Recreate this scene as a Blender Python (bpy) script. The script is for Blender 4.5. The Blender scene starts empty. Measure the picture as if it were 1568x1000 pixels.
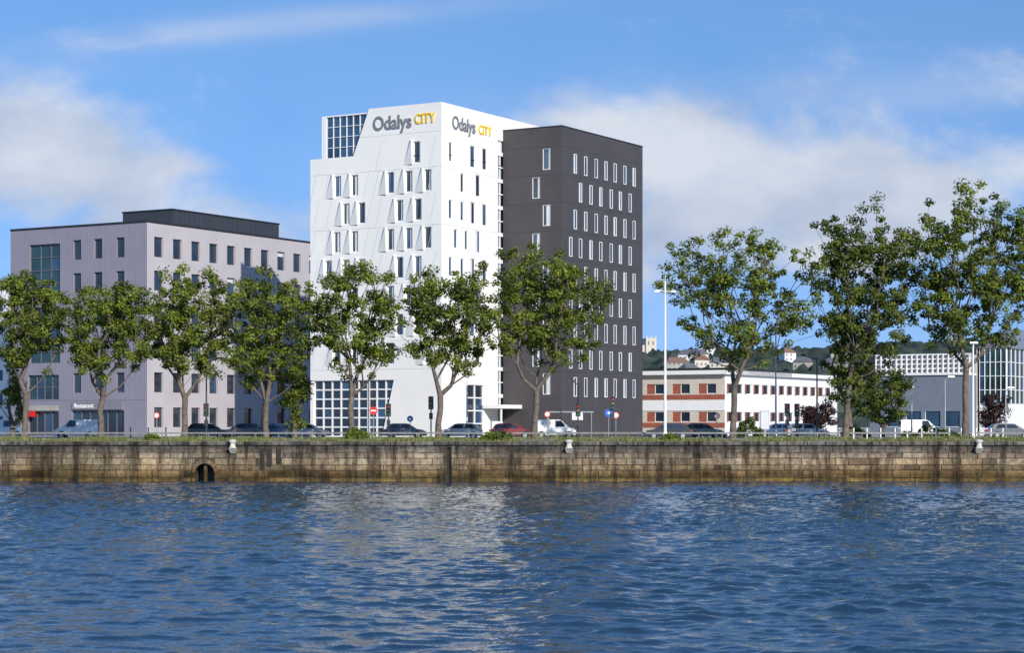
import bpy, math, random
import numpy as np
from mathutils import Vector, Matrix, noise as mnoise
random.seed(7); np.random.seed(7)
sc=bpy.context.scene
F=3100.0; CX=784.0; HY=650.0; EYE=1.4
R=(0.5096,0.8604); L=(-0.8604,0.5096)
NR=(0.8604,-0.5096); NL=(-0.5096,-0.8604)
SUN_EL=25.0; SD=(0.42,-0.9075)
WATER=-3.2; WALLY=163.0

# ------------------------------------------------------------ materials
def new_mat(name):
    m=bpy.data.materials.new(name); m.use_nodes=True
    nt=m.node_tree; b=nt.nodes["Principled BSDF"]
    return m,nt,b
def mat(name,col,rough=0.7,var=0.12,scale=1.5,metal=0.0,bump=0.0,bscale=20.0,spec=0.5):
    m,nt,b=new_mat(name)
    geo=nt.nodes.new("ShaderNodeNewGeometry")
    n=nt.nodes.new("ShaderNodeTexNoise"); n.inputs["Scale"].default_value=scale; n.inputs["Detail"].default_value=4
    nt.links.new(geo.outputs["Position"],n.inputs["Vector"])
    r=nt.nodes.new("ShaderNodeValToRGB")
    r.color_ramp.elements[0].position=0.3; r.color_ramp.elements[1].position=0.7
    r.color_ramp.elements[0].color=[c*(1-var) for c in col]+[1]
    r.color_ramp.elements[1].color=[min(1,c*(1+var)) for c in col]+[1]
    nt.links.new(n.outputs["Fac"],r.inputs["Fac"]); nt.links.new(r.outputs["Color"],b.inputs["Base Color"])
    b.inputs["Roughness"].default_value=rough; b.inputs["Metallic"].default_value=metal
    b.inputs["Specular IOR Level"].default_value=spec
    return m
def clad_mat(name,col,d,period,depth=0.03):
    """vertical corrugated cladding, ribs repeated along horizontal direction d"""
    m=mat(name,col,rough=0.55,var=0.05,scale=0.4); nt=m.node_tree; b=nt.nodes["Principled BSDF"]
    geo=nt.nodes.new("ShaderNodeNewGeometry")
    dt=nt.nodes.new("ShaderNodeVectorMath"); dt.operation='DOT_PRODUCT'; dt.inputs[1].default_value=(d[0],d[1],0)
    nt.links.new(geo.outputs["Position"],dt.inputs[0])
    mu=nt.nodes.new("ShaderNodeMath"); mu.operation='MULTIPLY'; mu.inputs[1].default_value=2*math.pi/period
    nt.links.new(dt.outputs["Value"],mu.inputs[0])
    si=nt.nodes.new("ShaderNodeMath"); si.operation='SINE'; nt.links.new(mu.outputs[0],si.inputs[0])
    bp=nt.nodes.new("ShaderNodeBump"); bp.inputs["Strength"].default_value=0.5; bp.inputs["Distance"].default_value=depth
    nt.links.new(si.outputs[0],bp.inputs["Height"]); nt.links.new(bp.outputs["Normal"],b.inputs["Normal"])
    return m
def glass_mat(name,col=(0.02,0.03,0.045),rough=0.06,var=0.5):
    m=mat(name,col,rough=rough,var=var,scale=0.35); 
    m.node_tree.nodes["Principled BSDF"].inputs["Specular IOR Level"].default_value=0.8
    return m
M={}
M['white']=mat('white_render',(0.79,0.775,0.74),0.7,0.035,0.25)
M['whiteline']=mat('panel_joint',(0.52,0.51,0.50),0.8)
M['frame']=mat('white_frame',(0.78,0.78,0.78),0.4,0.03)
M['charcoal']=mat('charcoal_cladding',(0.060,0.054,0.058),0.6,0.10,0.5)
M['charline']=mat('charcoal_joint',(0.035,0.032,0.035),0.8)
M['mauveL']=clad_mat('mauve_cladding_front_dimmed',(0.24,0.225,0.275),L,0.33,0.014)  # same cladding, darker and cooler: the front's weaker sunlight put into the colour
M['mauveR']=clad_mat('mauve_cladding_side_sunlit',(0.44,0.41,0.43),R,0.33,0.005)  # same cladding, lighter: the side's stronger sunlight put into the colour
M['slate']=clad_mat('slate_cladding',(0.035,0.04,0.05),R,0.9)
M['black']=mat('black_trim',(0.02,0.02,0.022),0.5)
M['greytrim']=mat('grey_trim',(0.12,0.12,0.135),0.5)
M['glass']=glass_mat('window_glass')
M['glass2']=glass_mat('window_glass_blue',(0.03,0.07,0.13))
M['teal']=glass_mat('teal_glass',(0.02,0.05,0.06))
M['blind']=mat('window_blind',(0.58,0.60,0.62),0.5,0.08,0.7)
M['roof']=mat('roof_gravel',(0.25,0.25,0.25),0.9)
M['conc']=mat('concrete',(0.36,0.34,0.31),0.9,0.15,0.6)
M['beige']=mat('beige_render',(0.55,0.50,0.43),0.8,0.06)
M['brick']=mat('red_panel',(0.30,0.085,0.05),0.8,0.15)
M['bluegrey']=mat('bluegrey_cladding',(0.16,0.19,0.23),0.5,0.08)
M['asphalt']=mat('asphalt',(0.05,0.05,0.052),0.9,0.2,2)
M['paint']=mat('road_paint',(0.75,0.75,0.73),0.7)
M['steel']=mat('galvanised_steel',(0.38,0.39,0.40),0.4,0.08,metal=0.6)
M['rail']=mat('weathered_rail',(0.20,0.20,0.19),0.6,0.2,2,metal=0.3)
M['whitepole']=mat('white_pole_paint',(0.8,0.8,0.8),0.4,0.03)
M['darkpole']=mat('dark_pole_paint',(0.03,0.035,0.04),0.4)
M['red']=mat('sign_red',(0.6,0.02,0.02),0.4,0.03)
M['blue']=mat('sign_blue',(0.02,0.12,0.5),0.4,0.03)
M['yellow']=mat('sign_yellow',(0.85,0.55,0.01),0.4,0.03)
M['lettergrey']=mat('letter_grey',(0.20,0.20,0.22),0.4,0.03)
M['rubber']=mat('tyre_rubber',(0.015,0.015,0.015),0.8)
M['rooftile']=mat('slate_roof',(0.12,0.12,0.14),0.8,0.2)
M['redroof']=mat('clay_roof',(0.20,0.12,0.09),0.8,0.2)

# ------------------------------------------------------------ mesh builder
class MB:
    def __init__(s): s.v=[]; s.f=[]; s.m=[]; s.mats=[]
    def mi(s,m):
        mm=M[m] if isinstance(m,str) else m
        if mm not in s.mats: s.mats.append(mm)
        return s.mats.index(mm)
    def poly(s,pts,m):
        i=len(s.v); s.v+= [tuple(p) for p in pts]; s.f.append(tuple(range(i,i+len(pts)))); s.m.append(s.mi(m))
    def hexa(s,p,m,skip=()):
        i=len(s.v); s.v+=[tuple(q) for q in p]; k=s.mi(m)
        for n,f in enumerate([(0,3,2,1),(4,5,6,7),(0,1,5,4),(1,2,6,5),(2,3,7,6),(3,0,4,7)]):
            if n in skip: continue
            s.f.append(tuple(i+a for a in f)); s.m.append(k)
    def box(s,x0,x1,y0,y1,z0,z1,m):
        s.hexa([(x0,y0,z0),(x1,y0,z0),(x1,y1,z0),(x0,y1,z0),(x0,y0,z1),(x1,y0,z1),(x1,y1,z1),(x0,y1,z1)],m)
    def cyl(s,p0,p1,r0,r1,m,n=10,cap=True):
        p0=Vector(p0);p1=Vector(p1);d=(p1-p0)
        if d.length<1e-6: return
        d.normalize()
        a=d.orthogonal().normalized(); b=d.cross(a); i=len(s.v); k=s.mi(m)
        for p,r in ((p0,r0),(p1,r1)):
            for j in range(n):
                t=2*math.pi*j/n; s.v.append(tuple(p+a*math.cos(t)*r+b*math.sin(t)*r))
        for j in range(n):
            s.f.append((i+j,i+(j+1)%n,i+n+(j+1)%n,i+n+j)); s.m.append(k)
        if cap:
            s.f.append(tuple(i+j for j in range(n))[::-1]); s.m.append(k)
            s.f.append(tuple(i+n+j for j in range(n))); s.m.append(k)
    def lathe(s,x,y,prof,m,n=14):
        for (r0,z0),(r1,z1) in zip(prof,prof[1:]): s.cyl((x,y,z0),(x,y,z1),max(r0,.001),max(r1,.001),m,n,cap=False)
        r,z=prof[-1]; s.poly([(x+r*math.cos(2*math.pi*j/n),y+r*math.sin(2*math.pi*j/n),z) for j in range(n)],m)
    def obj(s,name,parent=None,smooth=False):
        me=bpy.data.meshes.new(name); me.from_pydata(s.v,[],s.f); 
        for mm in s.mats: me.materials.append(mm)
        me.polygons.foreach_set('material_index',s.m)
        if smooth: me.polygons.foreach_set('use_smooth',[True]*len(s.f))
        me.update()
        o=bpy.data.objects.new(name,me); sc.collection.objects.link(o)
        if parent: o.parent=parent
        return o
def empty(name):
    o=bpy.data.objects.new(name,None); sc.collection.objects.link(o); return o
def rotated(mb,x,y,ang,z=0):
    c,s=math.cos(ang),math.sin(ang)
    mb.v=[(x+a*c-b*s,y+a*s+b*c,z+h) for a,b,h in mb.v]

class Frame:
    def __init__(s,o,u,n): s.o=o;s.u=u;s.n=n
    def P(s,u,z,d=0.0): return (s.o[0]+s.u[0]*u+s.n[0]*d, s.o[1]+s.u[1]*u+s.n[1]*d, z)
    def ux(s,x):   # distance along wall for a bearing
        k=(x-CX)/F
        return (k*s.o[1]-s.o[0])/(s.u[0]-k*s.u[1])
    def zy(s,u,y): return EYE+(HY-y)*(s.o[1]+s.u[1]*u)/F
    def box(s,mb,u0,u1,z0,z1,d0,d1,m):
        P=s.P
        mb.hexa([P(u0,z0,d0),P(u1,z0,d0),P(u1,z0,d1),P(u0,z0,d1),P(u0,z1,d0),P(u1,z1,d0),P(u1,z1,d1),P(u0,z1,d1)],m)
    def wall(s,mb,u0,u1,z0,z1,ops,m,rev=None,depth=0.25):
        rev=rev or m
        us=sorted(set([u0,u1]+[min(max(o[i],u0),u1) for o in ops for i in (0,1)]))
        zs=sorted(set([z0,z1]+[min(max(o[i],z0),z1) for o in ops for i in (2,3)]))
        P=s.P
        for j in range(len(zs)-1):
            zc=(zs[j]+zs[j+1])/2; start=None
            for i in range(len(us)):
                solid=False
                if i<len(us)-1:
                    uc=(us[i]+us[i+1])/2
                    solid=not any(o[0]<uc<o[1] and o[2]<zc<o[3] for o in ops)
                if solid and start is None: start=us[i]
                if (not solid) and start is not None:
                    mb.poly([P(start,zs[j]),P(us[i],zs[j]),P(us[i],zs[j+1]),P(start,zs[j+1])],m); start=None
        for a,b,c,d in ops:
            for q in ([(a,c),(a,d)],[(b,c),(b,d)],[(a,c),(b,c)],[(a,d),(b,d)]):
                mb.poly([P(*q[0]),P(*q[1]),P(*q[1],-depth),P(*q[0],-depth)],rev)
def window(fr,mb,a,b,c,d,kind='std',depth=0.22,frame='frame'):
    g=-depth; t=0.07
    P=fr.P
    if kind=='half':   # bright blind half + dark glass
        mid=a+(b-a)*random.choice([0.45,0.6,0.35,.3])
        m1,m2=('blind',random.choice(['glass','glass','glass2']))
        mb.poly([P(a,c,g),P(mid,c,g),P(mid,d,g),P(a,d,g)],m1)
        mb.poly([P(mid,c,g),P(b,c,g),P(b,d,g),P(mid,d,g)],m2)
    elif kind=='blinds':
        h=d-(d-c)*random.choice([0,0,0.25,0.5,0.9])
        gm=random.choice(['glass','glass2'])
        mb.poly([P(a,c,g),P(b,c,g),P(b,h,g),P(a,h,g)],gm)
        if h<d: mb.poly([P(a,h,g),P(b,h,g),P(b,d,g),P(a,d,g)],'blind')
    else:
        mb.poly([P(a,c,g),P(b,c,g),P(b,d,g),P(a,d,g)],kind)
    fr.box(mb,a,a+t,c,d,g+.003,g+.06,frame); fr.box(mb,b-t,b,c,d,g+.003,g+.06,frame)
    fr.box(mb,a+t,b-t,c,c+t,g+.003,g+.06,frame); fr.box(mb,a+t,b-t,d-t,d,g+.003,g+.06,frame)
def grid_glazing(fr,mb,a,b,c,d,nu,nz,depth,glass='glass',frame='frame',t=0.12):
    P=fr.P;g=-depth
    du=(b-a)/nu; dz=(d-c)/nz
    for i in range(nu):
        for j in range(nz):
            gm=glass if random.random()<.75 else 'glass2'
            mb.poly([P(a+i*du,c+j*dz,g),P(a+(i+1)*du,c+j*dz,g),P(a+(i+1)*du,c+(j+1)*dz,g),P(a+i*du,c+(j+1)*dz,g)],gm)
    for i in range(nu+1):
        u=a+i*du; fr.box(mb,max(a,u-t/2),min(b,u+t/2),c,d,g+.01,g+.14,frame)
    for j in range(nz+1):
        z=c+j*dz; fr.box(mb,a,b,max(c,z-t/2),min(d,z+t/2),g+.02,g+.11,frame)
def px_frame(x,D,u,n): return Frame(((x-CX)/F*D,D),u,n)
def text(body,fr,u,z,size,m,parent,name,xdir,n,sx=1.0,d=0.06,off=.012):
    cu=bpy.data.curves.new(name,'FONT'); cu.body=body; cu.size=size; cu.extrude=0.05; cu.offset=off*size
    cu.materials.append(M[m]); o=bpy.data.objects.new(name,cu); sc.collection.objects.link(o)
    p=fr.P(u,z,d)
    mt=Matrix(((xdir[0]*sx,0,n[0],p[0]),(xdir[1]*sx,0,n[1],p[1]),(0,1,0,p[2]),(0,0,0,1)))
    o.matrix_world=mt; o.parent=parent; return o

# ------------------------------------------------------------ white hotel tower
hotel=empty('white_hotel_tower')
fl=px_frame(676,210,L,NL); frt=px_frame(676,210,R,NR)
H=34.9; UL=16.8; UR=20.7; HS=30.0
mb=MB()
cols={0:[638],1:[598,626,655,517,543],2:[612,640,530,554],3:[598,626,655,516,543],4:[612,640,503,530,554],5:[598,626,655,516,543],6:[612,640,503,530,554],7:[598,655,516,543]}
ops=[]
for k,xs in cols.items():
    zc=29.9-3.0*k
    for x in xs:
        u=fl.ux(x); ops.append((u-.45,u+.45,zc-1.12,zc+1.12))
uA=9.12; uB=11.14
gl=(fl.ux(603),fl.ux(480),0.1,6.1)
o1=[o for o in ops if o[0]<uA]; o2=[o for o in ops if o[0]>=uA]
fl.wall(mb,0,uA,0,H,o1+[(gl[0],uA,.1,6.1)],'white')
fl.wall(mb,uA,UL,0,HS,o2+[(uA,gl[1],.1,6.1)],'white')
mb.poly([fl.P(uA,HS),fl.P(uB,HS),fl.P(uA,H)],'white')
mb.poly([fl.P(gl[0],.1,-.01),fl.P(gl[0]+1.5,.1,-.01),fl.P(gl[0],6.1,-.01)],'white')
for o in ops:
    window(fl,mb,*o,kind='half')
    a=(o[1]+.03); zt=o[3]+.12; zb=o[2]-.12; dd=.36
    A=fl.P(a,zt,dd);B=fl.P(a,zb,dd*.5);C=fl.P(a+1.15,zb,0.003);D=fl.P(a,zb,.003);T=fl.P(a,zt,.003);G=fl.P(a+.45,zt,.003)
    mb.poly([A,G,C],'white'); mb.poly([A,C,B],'white'); mb.poly([A,B,D,T],'white'); mb.poly([A,T,G],'white'); mb.poly([B,C,D],'white')
grid_glazing(fl,mb,gl[0],gl[1],.1,6.1,9,6,.35,t=.15)
for z in (28.2,22.2,16.2,10.2,7.2): fl.box(mb,0.0,UL,z,z+.05,0,.006,'whiteline')
fl.box(mb,0.0,uA+1.2,31.9,31.94,0,.006,'whiteline')
for k in range(0,8):
    zc=29.9-3*k
    for x0 in (585,570,668,508,489):
        u=fl.ux(x0)+ (0.35 if k%2 else 0)
        zt=zc+1.5
        if zt>HS and u>uA-1: continue
        mb.poly([fl.P(u,zt,.004),fl.P(u+.05,zt,.004),fl.P(u+.05+.8,zt-3,.004),fl.P(u+.8,zt-3,.004)],'whiteline')
ug=14.9; zg=34.45
grid_glazing(fl,mb,uA-.3,ug,HS+.02,zg,7,4,.5,glass='glass2',t=.06)
fl.box(mb,uA,ug,zg,zg+.14,-6,-.3,'frame'); fl.box(mb,ug,ug+.6,HS,zg+.14,-.7,-.3,'frame')
mb.poly([fl.P(ug+.05,HS,-.7),fl.P(ug+.05,zg,-.7),fl.P(ug+.05,zg,-6),fl.P(ug+.05,HS,-6)],'glass2')
mb.poly([fl.P(uA,H),fl.P(uB,HS),fl.P(uB,HS,-.6),fl.P(uA,H,-.6)],'white')
ops=[]
rc={0:[690,724,742],1:[708,732],2:[690,708,724,742],3:[698,714,732],4:[690,708,724,742],5:[698,732],6:[690,724,742],7:[698,714,732]}
for k,xs in rc.items():
    zc=29.9-3.0*k
    for x in xs:
        u=frt.ux(x); w=.50 if (x in(724,742,732)) else .34; h=1.15 if w>.4 else 1.0
        ops.append((u-w,u+w,zc-h,zc+h))
us0=frt.ux(762.5); us1=frt.ux(779)
strip=(us0,us1,.1,32.3)
door=(frt.ux(716),frt.ux(741),.1,5.6)
frt.wall(mb,0,UR,0,H,ops+[strip,door],'white')
for o in ops: window(frt,mb,*o,kind=random.choice(['half','half','half','glass2']),depth=.14)
grid_glazing(frt,mb,*door,2,4,.25,t=.14)
P=frt.P
n=22;dz=(32.2)/n
for j in range(n):
    z=.1+j*dz
    mb.poly([P(us0,z,-.25),P(us1,z,-.25),P(us1,z+dz,-.25),P(us0,z+dz,-.25)],'blind' if j==n-1 else random.choice(['glass','glass2']))
    frt.box(mb,us0,us1,z-.2 if j%2 else z-.06,z+.2 if j%2 else z+.06,-.24,-.04,'frame')
frt.box(mb,us0+.55,us0+.7,.1,32.3,-.24,-.1,'frame')
for z in (28.2,22.2,16.2,10.2): frt.box(mb,0,us0,z,z+.05,0,.006,'whiteline')
e=fl.P(UL,0); fb=Frame((e[0],e[1]),R,L)
fops=[(3+i*4,4.2+i*4,z,z+2) for i in range(4) for z in (8,11,14,17,20,23)]
fb.wall(mb,0,UR,0,HS,fops,'white')
for o in fops: window(fb,mb,*o,'glass')
def prism(mb,fr,u0,u1,d0,d1,z,m): mb.poly([fr.P(u0,z,d0),fr.P(u1,z,d0),fr.P(u1,z,d1),fr.P(u0,z,d1)],m)
prism(mb,fl,0,UL,0,-UR,HS-.4,'roof'); prism(mb,fl,0,uA,-.5,-UR,H-.5,'roof')
mb.poly([fl.P(0,0,-UR),fl.P(UL,0,-UR),fl.P(UL,HS,-UR),fl.P(0,HS,-UR)],'white')
mb.poly([fl.P(0,HS,-UR),fl.P(uA,HS,-UR),fl.P(uA,H,-UR),fl.P(0,H,-UR)],'white')
mb.poly([fl.P(uA,HS,-.5),fl.P(uA,H,-.5),fl.P(uA,H,-UR),fl.P(uA,HS,-UR)],'white')
frt.box(mb,us0-3.2,us1+1.3,3.1,3.5,0,2.4,'white')
frt.box(mb,us0-3.0,us0-2.85,0,3.1,2.1,2.25,'frame')
mb.obj('tower_body',hotel)
XL=(-L[0],-L[1])
u=fl.ux(571.5); text("Odalys",fl,u,32.55,2.05,'lettergrey',hotel,'facade_lettering',XL,NL,0.86)
u=fl.ux(635.5); text("CITY",fl,u,32.85,1.5,'yellow',hotel,'facade_lettering_yellow',XL,NL,0.78)
u=frt.ux(691.5); text("Odalys",frt,u,32.4,1.95,'lettergrey',hotel,'side_lettering',R,NR,0.85)
u=frt.ux(732); text("CITY",frt,u,32.5,1.4,'yellow',hotel,'side_lettering_yellow',R,NR,0.88)

# ------------------------------------------------------------ charcoal tower
dark=empty('charcoal_tower')
C=(5.32,216.95); dl=Frame(C,L,NL); dr=Frame(C,R,NR); HD=33.4; DW=7.33; DR=19.1
mb=MB()
ops=[]
for k in range(9):
    u=dl.ux(837 if k%2==0 else 821); zc=30.0-3.03*k
    ops.append((u-.5,u+.5,zc-1.15,zc+1.15))
dl.wall(mb,0,DW,0,HD,ops,'charcoal')
for o in ops: window(dl,mb,*o,kind='half',depth=.12)
ops=[]
for k in range(9):
    xs=[881,897,913,928,942,957,971] if k%2==0 else [874,889,905,920,936,950,965]
    if k==1: xs=xs[1:]
    for x in xs:
        u=dr.ux(x); zc=29.7-3.03*k
        ops.append((u-.37,u+.37,zc-1.05,zc+1.05))
dr.wall(mb,0,DR,0,HD,ops,'charcoal')
for o in ops: window(dr,mb,*o,kind='half',depth=.06)
for k in range(9):
    z=31.3-3.03*k
    dl.box(mb,0,DW,z,z+.05,0,.005,'charline'); dr.box(mb,0,DR,z,z+.05,0,.005,'charline')
prism(mb,dl,0,DW,0,-DR,HD-.5,'roof')
mb.poly([dl.P(0,0,-DR),dl.P(DW,0,-DR),dl.P(DW,HD,-DR),dl.P(0,HD,-DR)],'charcoal')
mb.poly([dl.P(DW,0,0),dl.P(DW,0,-DR),dl.P(DW,HD,-DR),dl.P(DW,HD,0)],'charcoal')
dl.box(mb,-.04,DW,HD,HD+.12,-.3,.05,'black'); dr.box(mb,.06,DR,HD,HD+.12,-.3,.05,'black')
mb.obj('tower_body',dark)

# ------------------------------------------------------------ mauve office building
off=empty('mauve_office_building')
ol=px_frame(225,230,L,NL); orr=px_frame(225,230,R,NR); HO=24.4; OL=21.1; OR=46
rows=[21.7,17.85,14.0,10.1,6.2]
mb=MB(); ops=[]
for zc in rows:
    for x in (118,150,184):
        u=ol.ux(x); ops.append((u-.62,u+.62,zc-1.15,zc+1.15))
g1=(ol.ux(92),ol.ux(45),16.4,22.6); g2=(ol.ux(92),ol.ux(45),8.6,15.2); g3=(ol.ux(90),ol.ux(43),4.3,7.2)
s1=(ol.ux(90),ol.ux(43),.1,2.9); s2=(ol.ux(190),ol.ux(110),.1,3.0)
ol.wall(mb,0,OL,0,HO,ops+[g1,g2,g3,s1,s2],'mauveL',depth=.35)
for o in ops: window(ol,mb,*o,kind='glass',depth=.3,frame='greytrim')
for g,a,b in ((g1,3,4),(g2,3,5),(g3,4,2)): grid_glazing(ol,mb,*g,a,b,.35,glass='teal',frame='greytrim',t=.1)
for g,a in ((s1,4),(s2,6)): grid_glazing(ol,mb,*g,a,1,.35,glass='glass',frame='greytrim',t=.12)
ol.box(mb,s1[0]+.1,s1[1]-.1,3.0,3.6,.01,.15,'conc'); ol.box(mb,s2[0]+.2,s2[1]-.1,3.1,4.0,.01,.15,'lettergrey')
ol.box(mb,s1[1]-1.2,s1[1]-.3,2.3,2.95,.01,.5,'red')
ops=[]
u0=orr.ux(243); du=(orr.ux(455)-u0)/8
for zc in rows+[2.2]:
    for i in range(12):
        u=u0+i*du; ops.append((u-.78,u+.78,zc-1.15,zc+1.15))
orr.wall(mb,0,OR,0,HO,ops,'mauveR',depth=.35)
for o in ops: window(orr,mb,*o,kind='blinds' if random.random()<.15 else 'glass',depth=.3,frame='greytrim')
ol.box(mb,-.05,OL,HO,HO+.22,-.4,.08,'black'); orr.box(mb,.08,OR,HO,HO+.22,-.4,.08,'black')
ol.box(mb,0.02,OL,4.15,4.2,0,.01,'greytrim')
prism(mb,ol,0,OL,0,-OR,HO-.2,'roof')
mb.poly([ol.P(OL,0,0),ol.P(OL,0,-OR),ol.P(OL,HO,-OR),ol.P(OL,HO,0)],'mauveR')
mb.poly([ol.P(0,0,-OR),ol.P(OL,0,-OR),ol.P(OL,HO,-OR),ol.P(0,HO,-OR)],'mauveL')
mb.obj('office_body',off)
mb=MB()
p=px_frame(264,237,L,NL); q=px_frame(264,237,R,NR)
zt=p.zy(0,321); ul=p.ux(188); ur=q.ux(427)
q.box(mb,0,ur,HO-.3,zt,-ul,0,'slate'); q.box(mb,-.1,ur+.1,zt,zt+.15,-ul-.1,.1,'black')
mb.obj('rooftop_plant_room',off)
text("Restaurant",ol,s2[1]-.5,3.3,.75,'frame',off,'shop_lettering',XL,NL,0.9,d=.2,off=.01)
apt=empty('white_apartment_block'); mb=MB()
a=px_frame(13,262,L,NL); ops=[(1+i*3,2.2+i*3,z,z+1.5) for i in range(8) for z in (1,4,7,10,13,16)]
a.wall(mb,0,26,0,19.8,ops,'frame'); 
for o in ops: window(a,mb,*o,kind='glass',depth=.2)
ar=Frame(a.o,R,NR); ar.wall(mb,0,14,0,19.8,[],'beige'); prism(mb,a,0,26,0,-14,19.7,'roof'); a.box(mb,-.2,26,19.8,20.1,-14,.2,'conc')
mb.obj('apartment_body',apt)

# ------------------------------------------------------------ low school building
low=empty('low_red_and_white_building'); mb=MB()
a=px_frame(1110,250,L,NL); b=px_frame(1110,250,R,NR); HL=7.6; ua=34; ub=b.ux(1282)
ops=[(1.2+i*3.6,3.6+i*3.6,z,z+1.25) for i in range(9) for z in (1.7,5.2)]
a.wall(mb,0,ua,0,HL,ops,'beige')
for o in ops: 
    window(a,mb,o[0],o[0]+1.3,o[2],o[3],'glass',.2); a.box(mb,o[0]+1.3,o[1],o[2],o[3],-.2,-.08,'brick')
for z in (1.0,4.5): a.box(mb,0,ua,z,z+.6,.0,.05,'brick')
a.box(mb,0,ua,3.1,4.4,0,.08,'frame')
ops=[(1.0+i*2.7,2.8+i*2.7,z,z+1.25) for i in range(int(ub/2.7)) for z in (1.7,5.2)]
b.wall(mb,0,ub,0,HL,ops,'frame')
for o in ops: window(b,mb,*o,kind='glass',depth=.2); b.box(mb,o[0]-.45,o[0]-.02,o[2],o[3],0,.04,'brick')
a.box(mb,-.5,ua,HL,HL+.5,-20,.7,'frame'); b.box(mb,.75,ub,HL+.01,HL+.51,-.5,.5,'frame')
a.box(mb,-.3,ua,HL+.5,HL+.8,-19.5,.4,'black')
b.box(mb,ub-.1,ub,0,HL,-20,0,'beige')
mb.obj('building_body',low)

# grey workshop with white lattice
wk=empty('grey_industrial_hall'); mb=MB()
a=px_frame(1480,300,L,NL); ul=a.ux(1332); za=a.zy(0,574)
ops=[(1+i*3,3.4+i*3,1,3.4) for i in range(4)]
a.wall(mb,0,ul,0,za,ops,'bluegrey')
for o in ops: window(a,mb,*o,kind='glass2')
a.box(mb,0,ul,za,za+.3,-12,.3,'frame')
zb=a.zy(0,541); 
for i in range(19): 
    u=.2+i*(ul-.4)/18; a.box(mb,u-.09,u+.09,za+.3,zb,-2.2,-2,'frame')
for j in range(5):
    z=za+.35+j*(zb-za-.35)/4; a.box(mb,0,ul,z-.08,z+.08,-2.3,-2.2,'frame')
a.box(mb,0,ul,za+.3,zb-.1,-12,-2.6,'conc')
ar=Frame(a.o,R,NR); ar.wall(mb,0,12,0,za,[],'bluegrey')
mb.obj('hall_body',wk)
gb=empty('glazed_sports_hall'); mb=MB()
a=px_frame(1541,255,L,NL); b=px_frame(1541,255,R,NR); zt=a.zy(0,533); ul=a.ux(1500)
grid_glazing(a,mb,0,ul,4.0,zt,5,4,0,glass='teal',t=.08); a.box(mb,0,ul,0,4.0,-.3,.05,'frame')
grid_glazing(b,mb,0,22,4.0,zt,12,4,0,glass='teal',t=.08); b.box(mb,.06,22,0,4.0,-.3,.05,'frame')
zr=a.zy(0,503)
r1=a.P(-.3,zt,.3);r2=a.P(ul+.3,zt,.3);r3=a.P(ul+.3,zt,-22);r4=a.P(-.3,zt,-22);k1=a.P(ul*.3,zr,-3);k2=a.P(ul*.3,zr+.6,-20)
mb.poly([r1,r2,k1],'rooftile');mb.poly([r2,r3,k2,k1],'rooftile');mb.poly([r1,k1,k2,r4],'bluegrey');mb.poly([r3,r4,k2],'rooftile')
mb.poly([r2,r3,a.P(ul+.3,0,-22),a.P(ul+.3,0,.3)],'beige')
mb.obj('hall_body',gb)

# ------------------------------------------------------------ ground, road, pavements
def grid_mesh(name,xs,ys,zf,m,smooth=True):
    X,Y=np.meshgrid(xs,ys); Z=zf(X,Y)
    co=np.stack([X,Y,Z],-1).reshape(-1,3); ny,nx=X.shape
    idx=np.arange(nx*ny).reshape(ny,nx)
    q=np.stack([idx[:-1,:-1],idx[:-1,1:],idx[1:,1:],idx[1:,:-1]],-1).reshape(-1,4)
    me=bpy.data.meshes.new(name); me.vertices.add(len(co)); me.vertices.foreach_set('co',co.astype(np.float32).ravel())
    me.loops.add(q.size); me.loops.foreach_set('vertex_index',q.ravel().astype(np.int32))
    me.polygons.add(len(q)); me.polygons.foreach_set('loop_start',np.arange(0,q.size,4,dtype=np.int32)); me.polygons.foreach_set('loop_total',np.full(len(q),4,dtype=np.int32))
    me.update(calc_edges=True); me.validate()
    if smooth: me.polygons.foreach_set('use_smooth',np.ones(len(q),dtype=bool))
    me.materials.append(m); o=bpy.data.objects.new(name,me); sc.collection.objects.link(o); return o
m,nt,bs=new_mat('ground_grass_and_paving')
geo=nt.nodes.new("ShaderNodeNewGeometry"); sep=nt.nodes.new("ShaderNodeSeparateXYZ"); nt.links.new(geo.outputs["Position"],sep.inputs[0])
n1=nt.nodes.new("ShaderNodeTexNoise"); n1.inputs["Scale"].default_value=1.2; n1.inputs["Detail"].default_value=8; nt.links.new(geo.outputs["Position"],n1.inputs["Vector"])
r1_=nt.nodes.new("ShaderNodeValToRGB"); r1_.color_ramp.elements[0].position=.35; r1_.color_ramp.elements[0].color=(.08,.10,.035,1); r1_.color_ramp.elements[1].position=.65; r1_.color_ramp.elements[1].color=(.30,.27,.18,1)
r2_=nt.nodes.new("ShaderNodeValToRGB"); r2_.color_ramp.elements[0].color=(.22,.21,.19,1); r2_.color_ramp.elements[1].color=(.36,.34,.31,1)
nt.links.new(n1.outputs["Fac"],r1_.inputs["Fac"]); nt.links.new(n1.outputs["Fac"],r2_.inputs["Fac"])
mr=nt.nodes.new("ShaderNodeMapRange"); mr.inputs["From Min"].default_value=172; mr.inputs["From Max"].default_value=173; nt.links.new(sep.outputs["Y"],mr.inputs["Value"])
mx=nt.nodes.new("ShaderNodeMix"); mx.data_type='RGBA'; nt.links.new(mr.outputs[0],mx.inputs["Factor"]); nt.links.new(r1_.outputs[0],mx.inputs[6]); nt.links.new(r2_.outputs[0],mx.inputs[7])
nt.links.new(mx.outputs[2],bs.inputs["Base Color"]); bs.inputs["Roughness"].default_value=.95
M['ground']=m
xs=np.concatenate([[-6000,-2500,-900,-300],np.linspace(-120,120,241),[300,900,2500,6000]])
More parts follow.
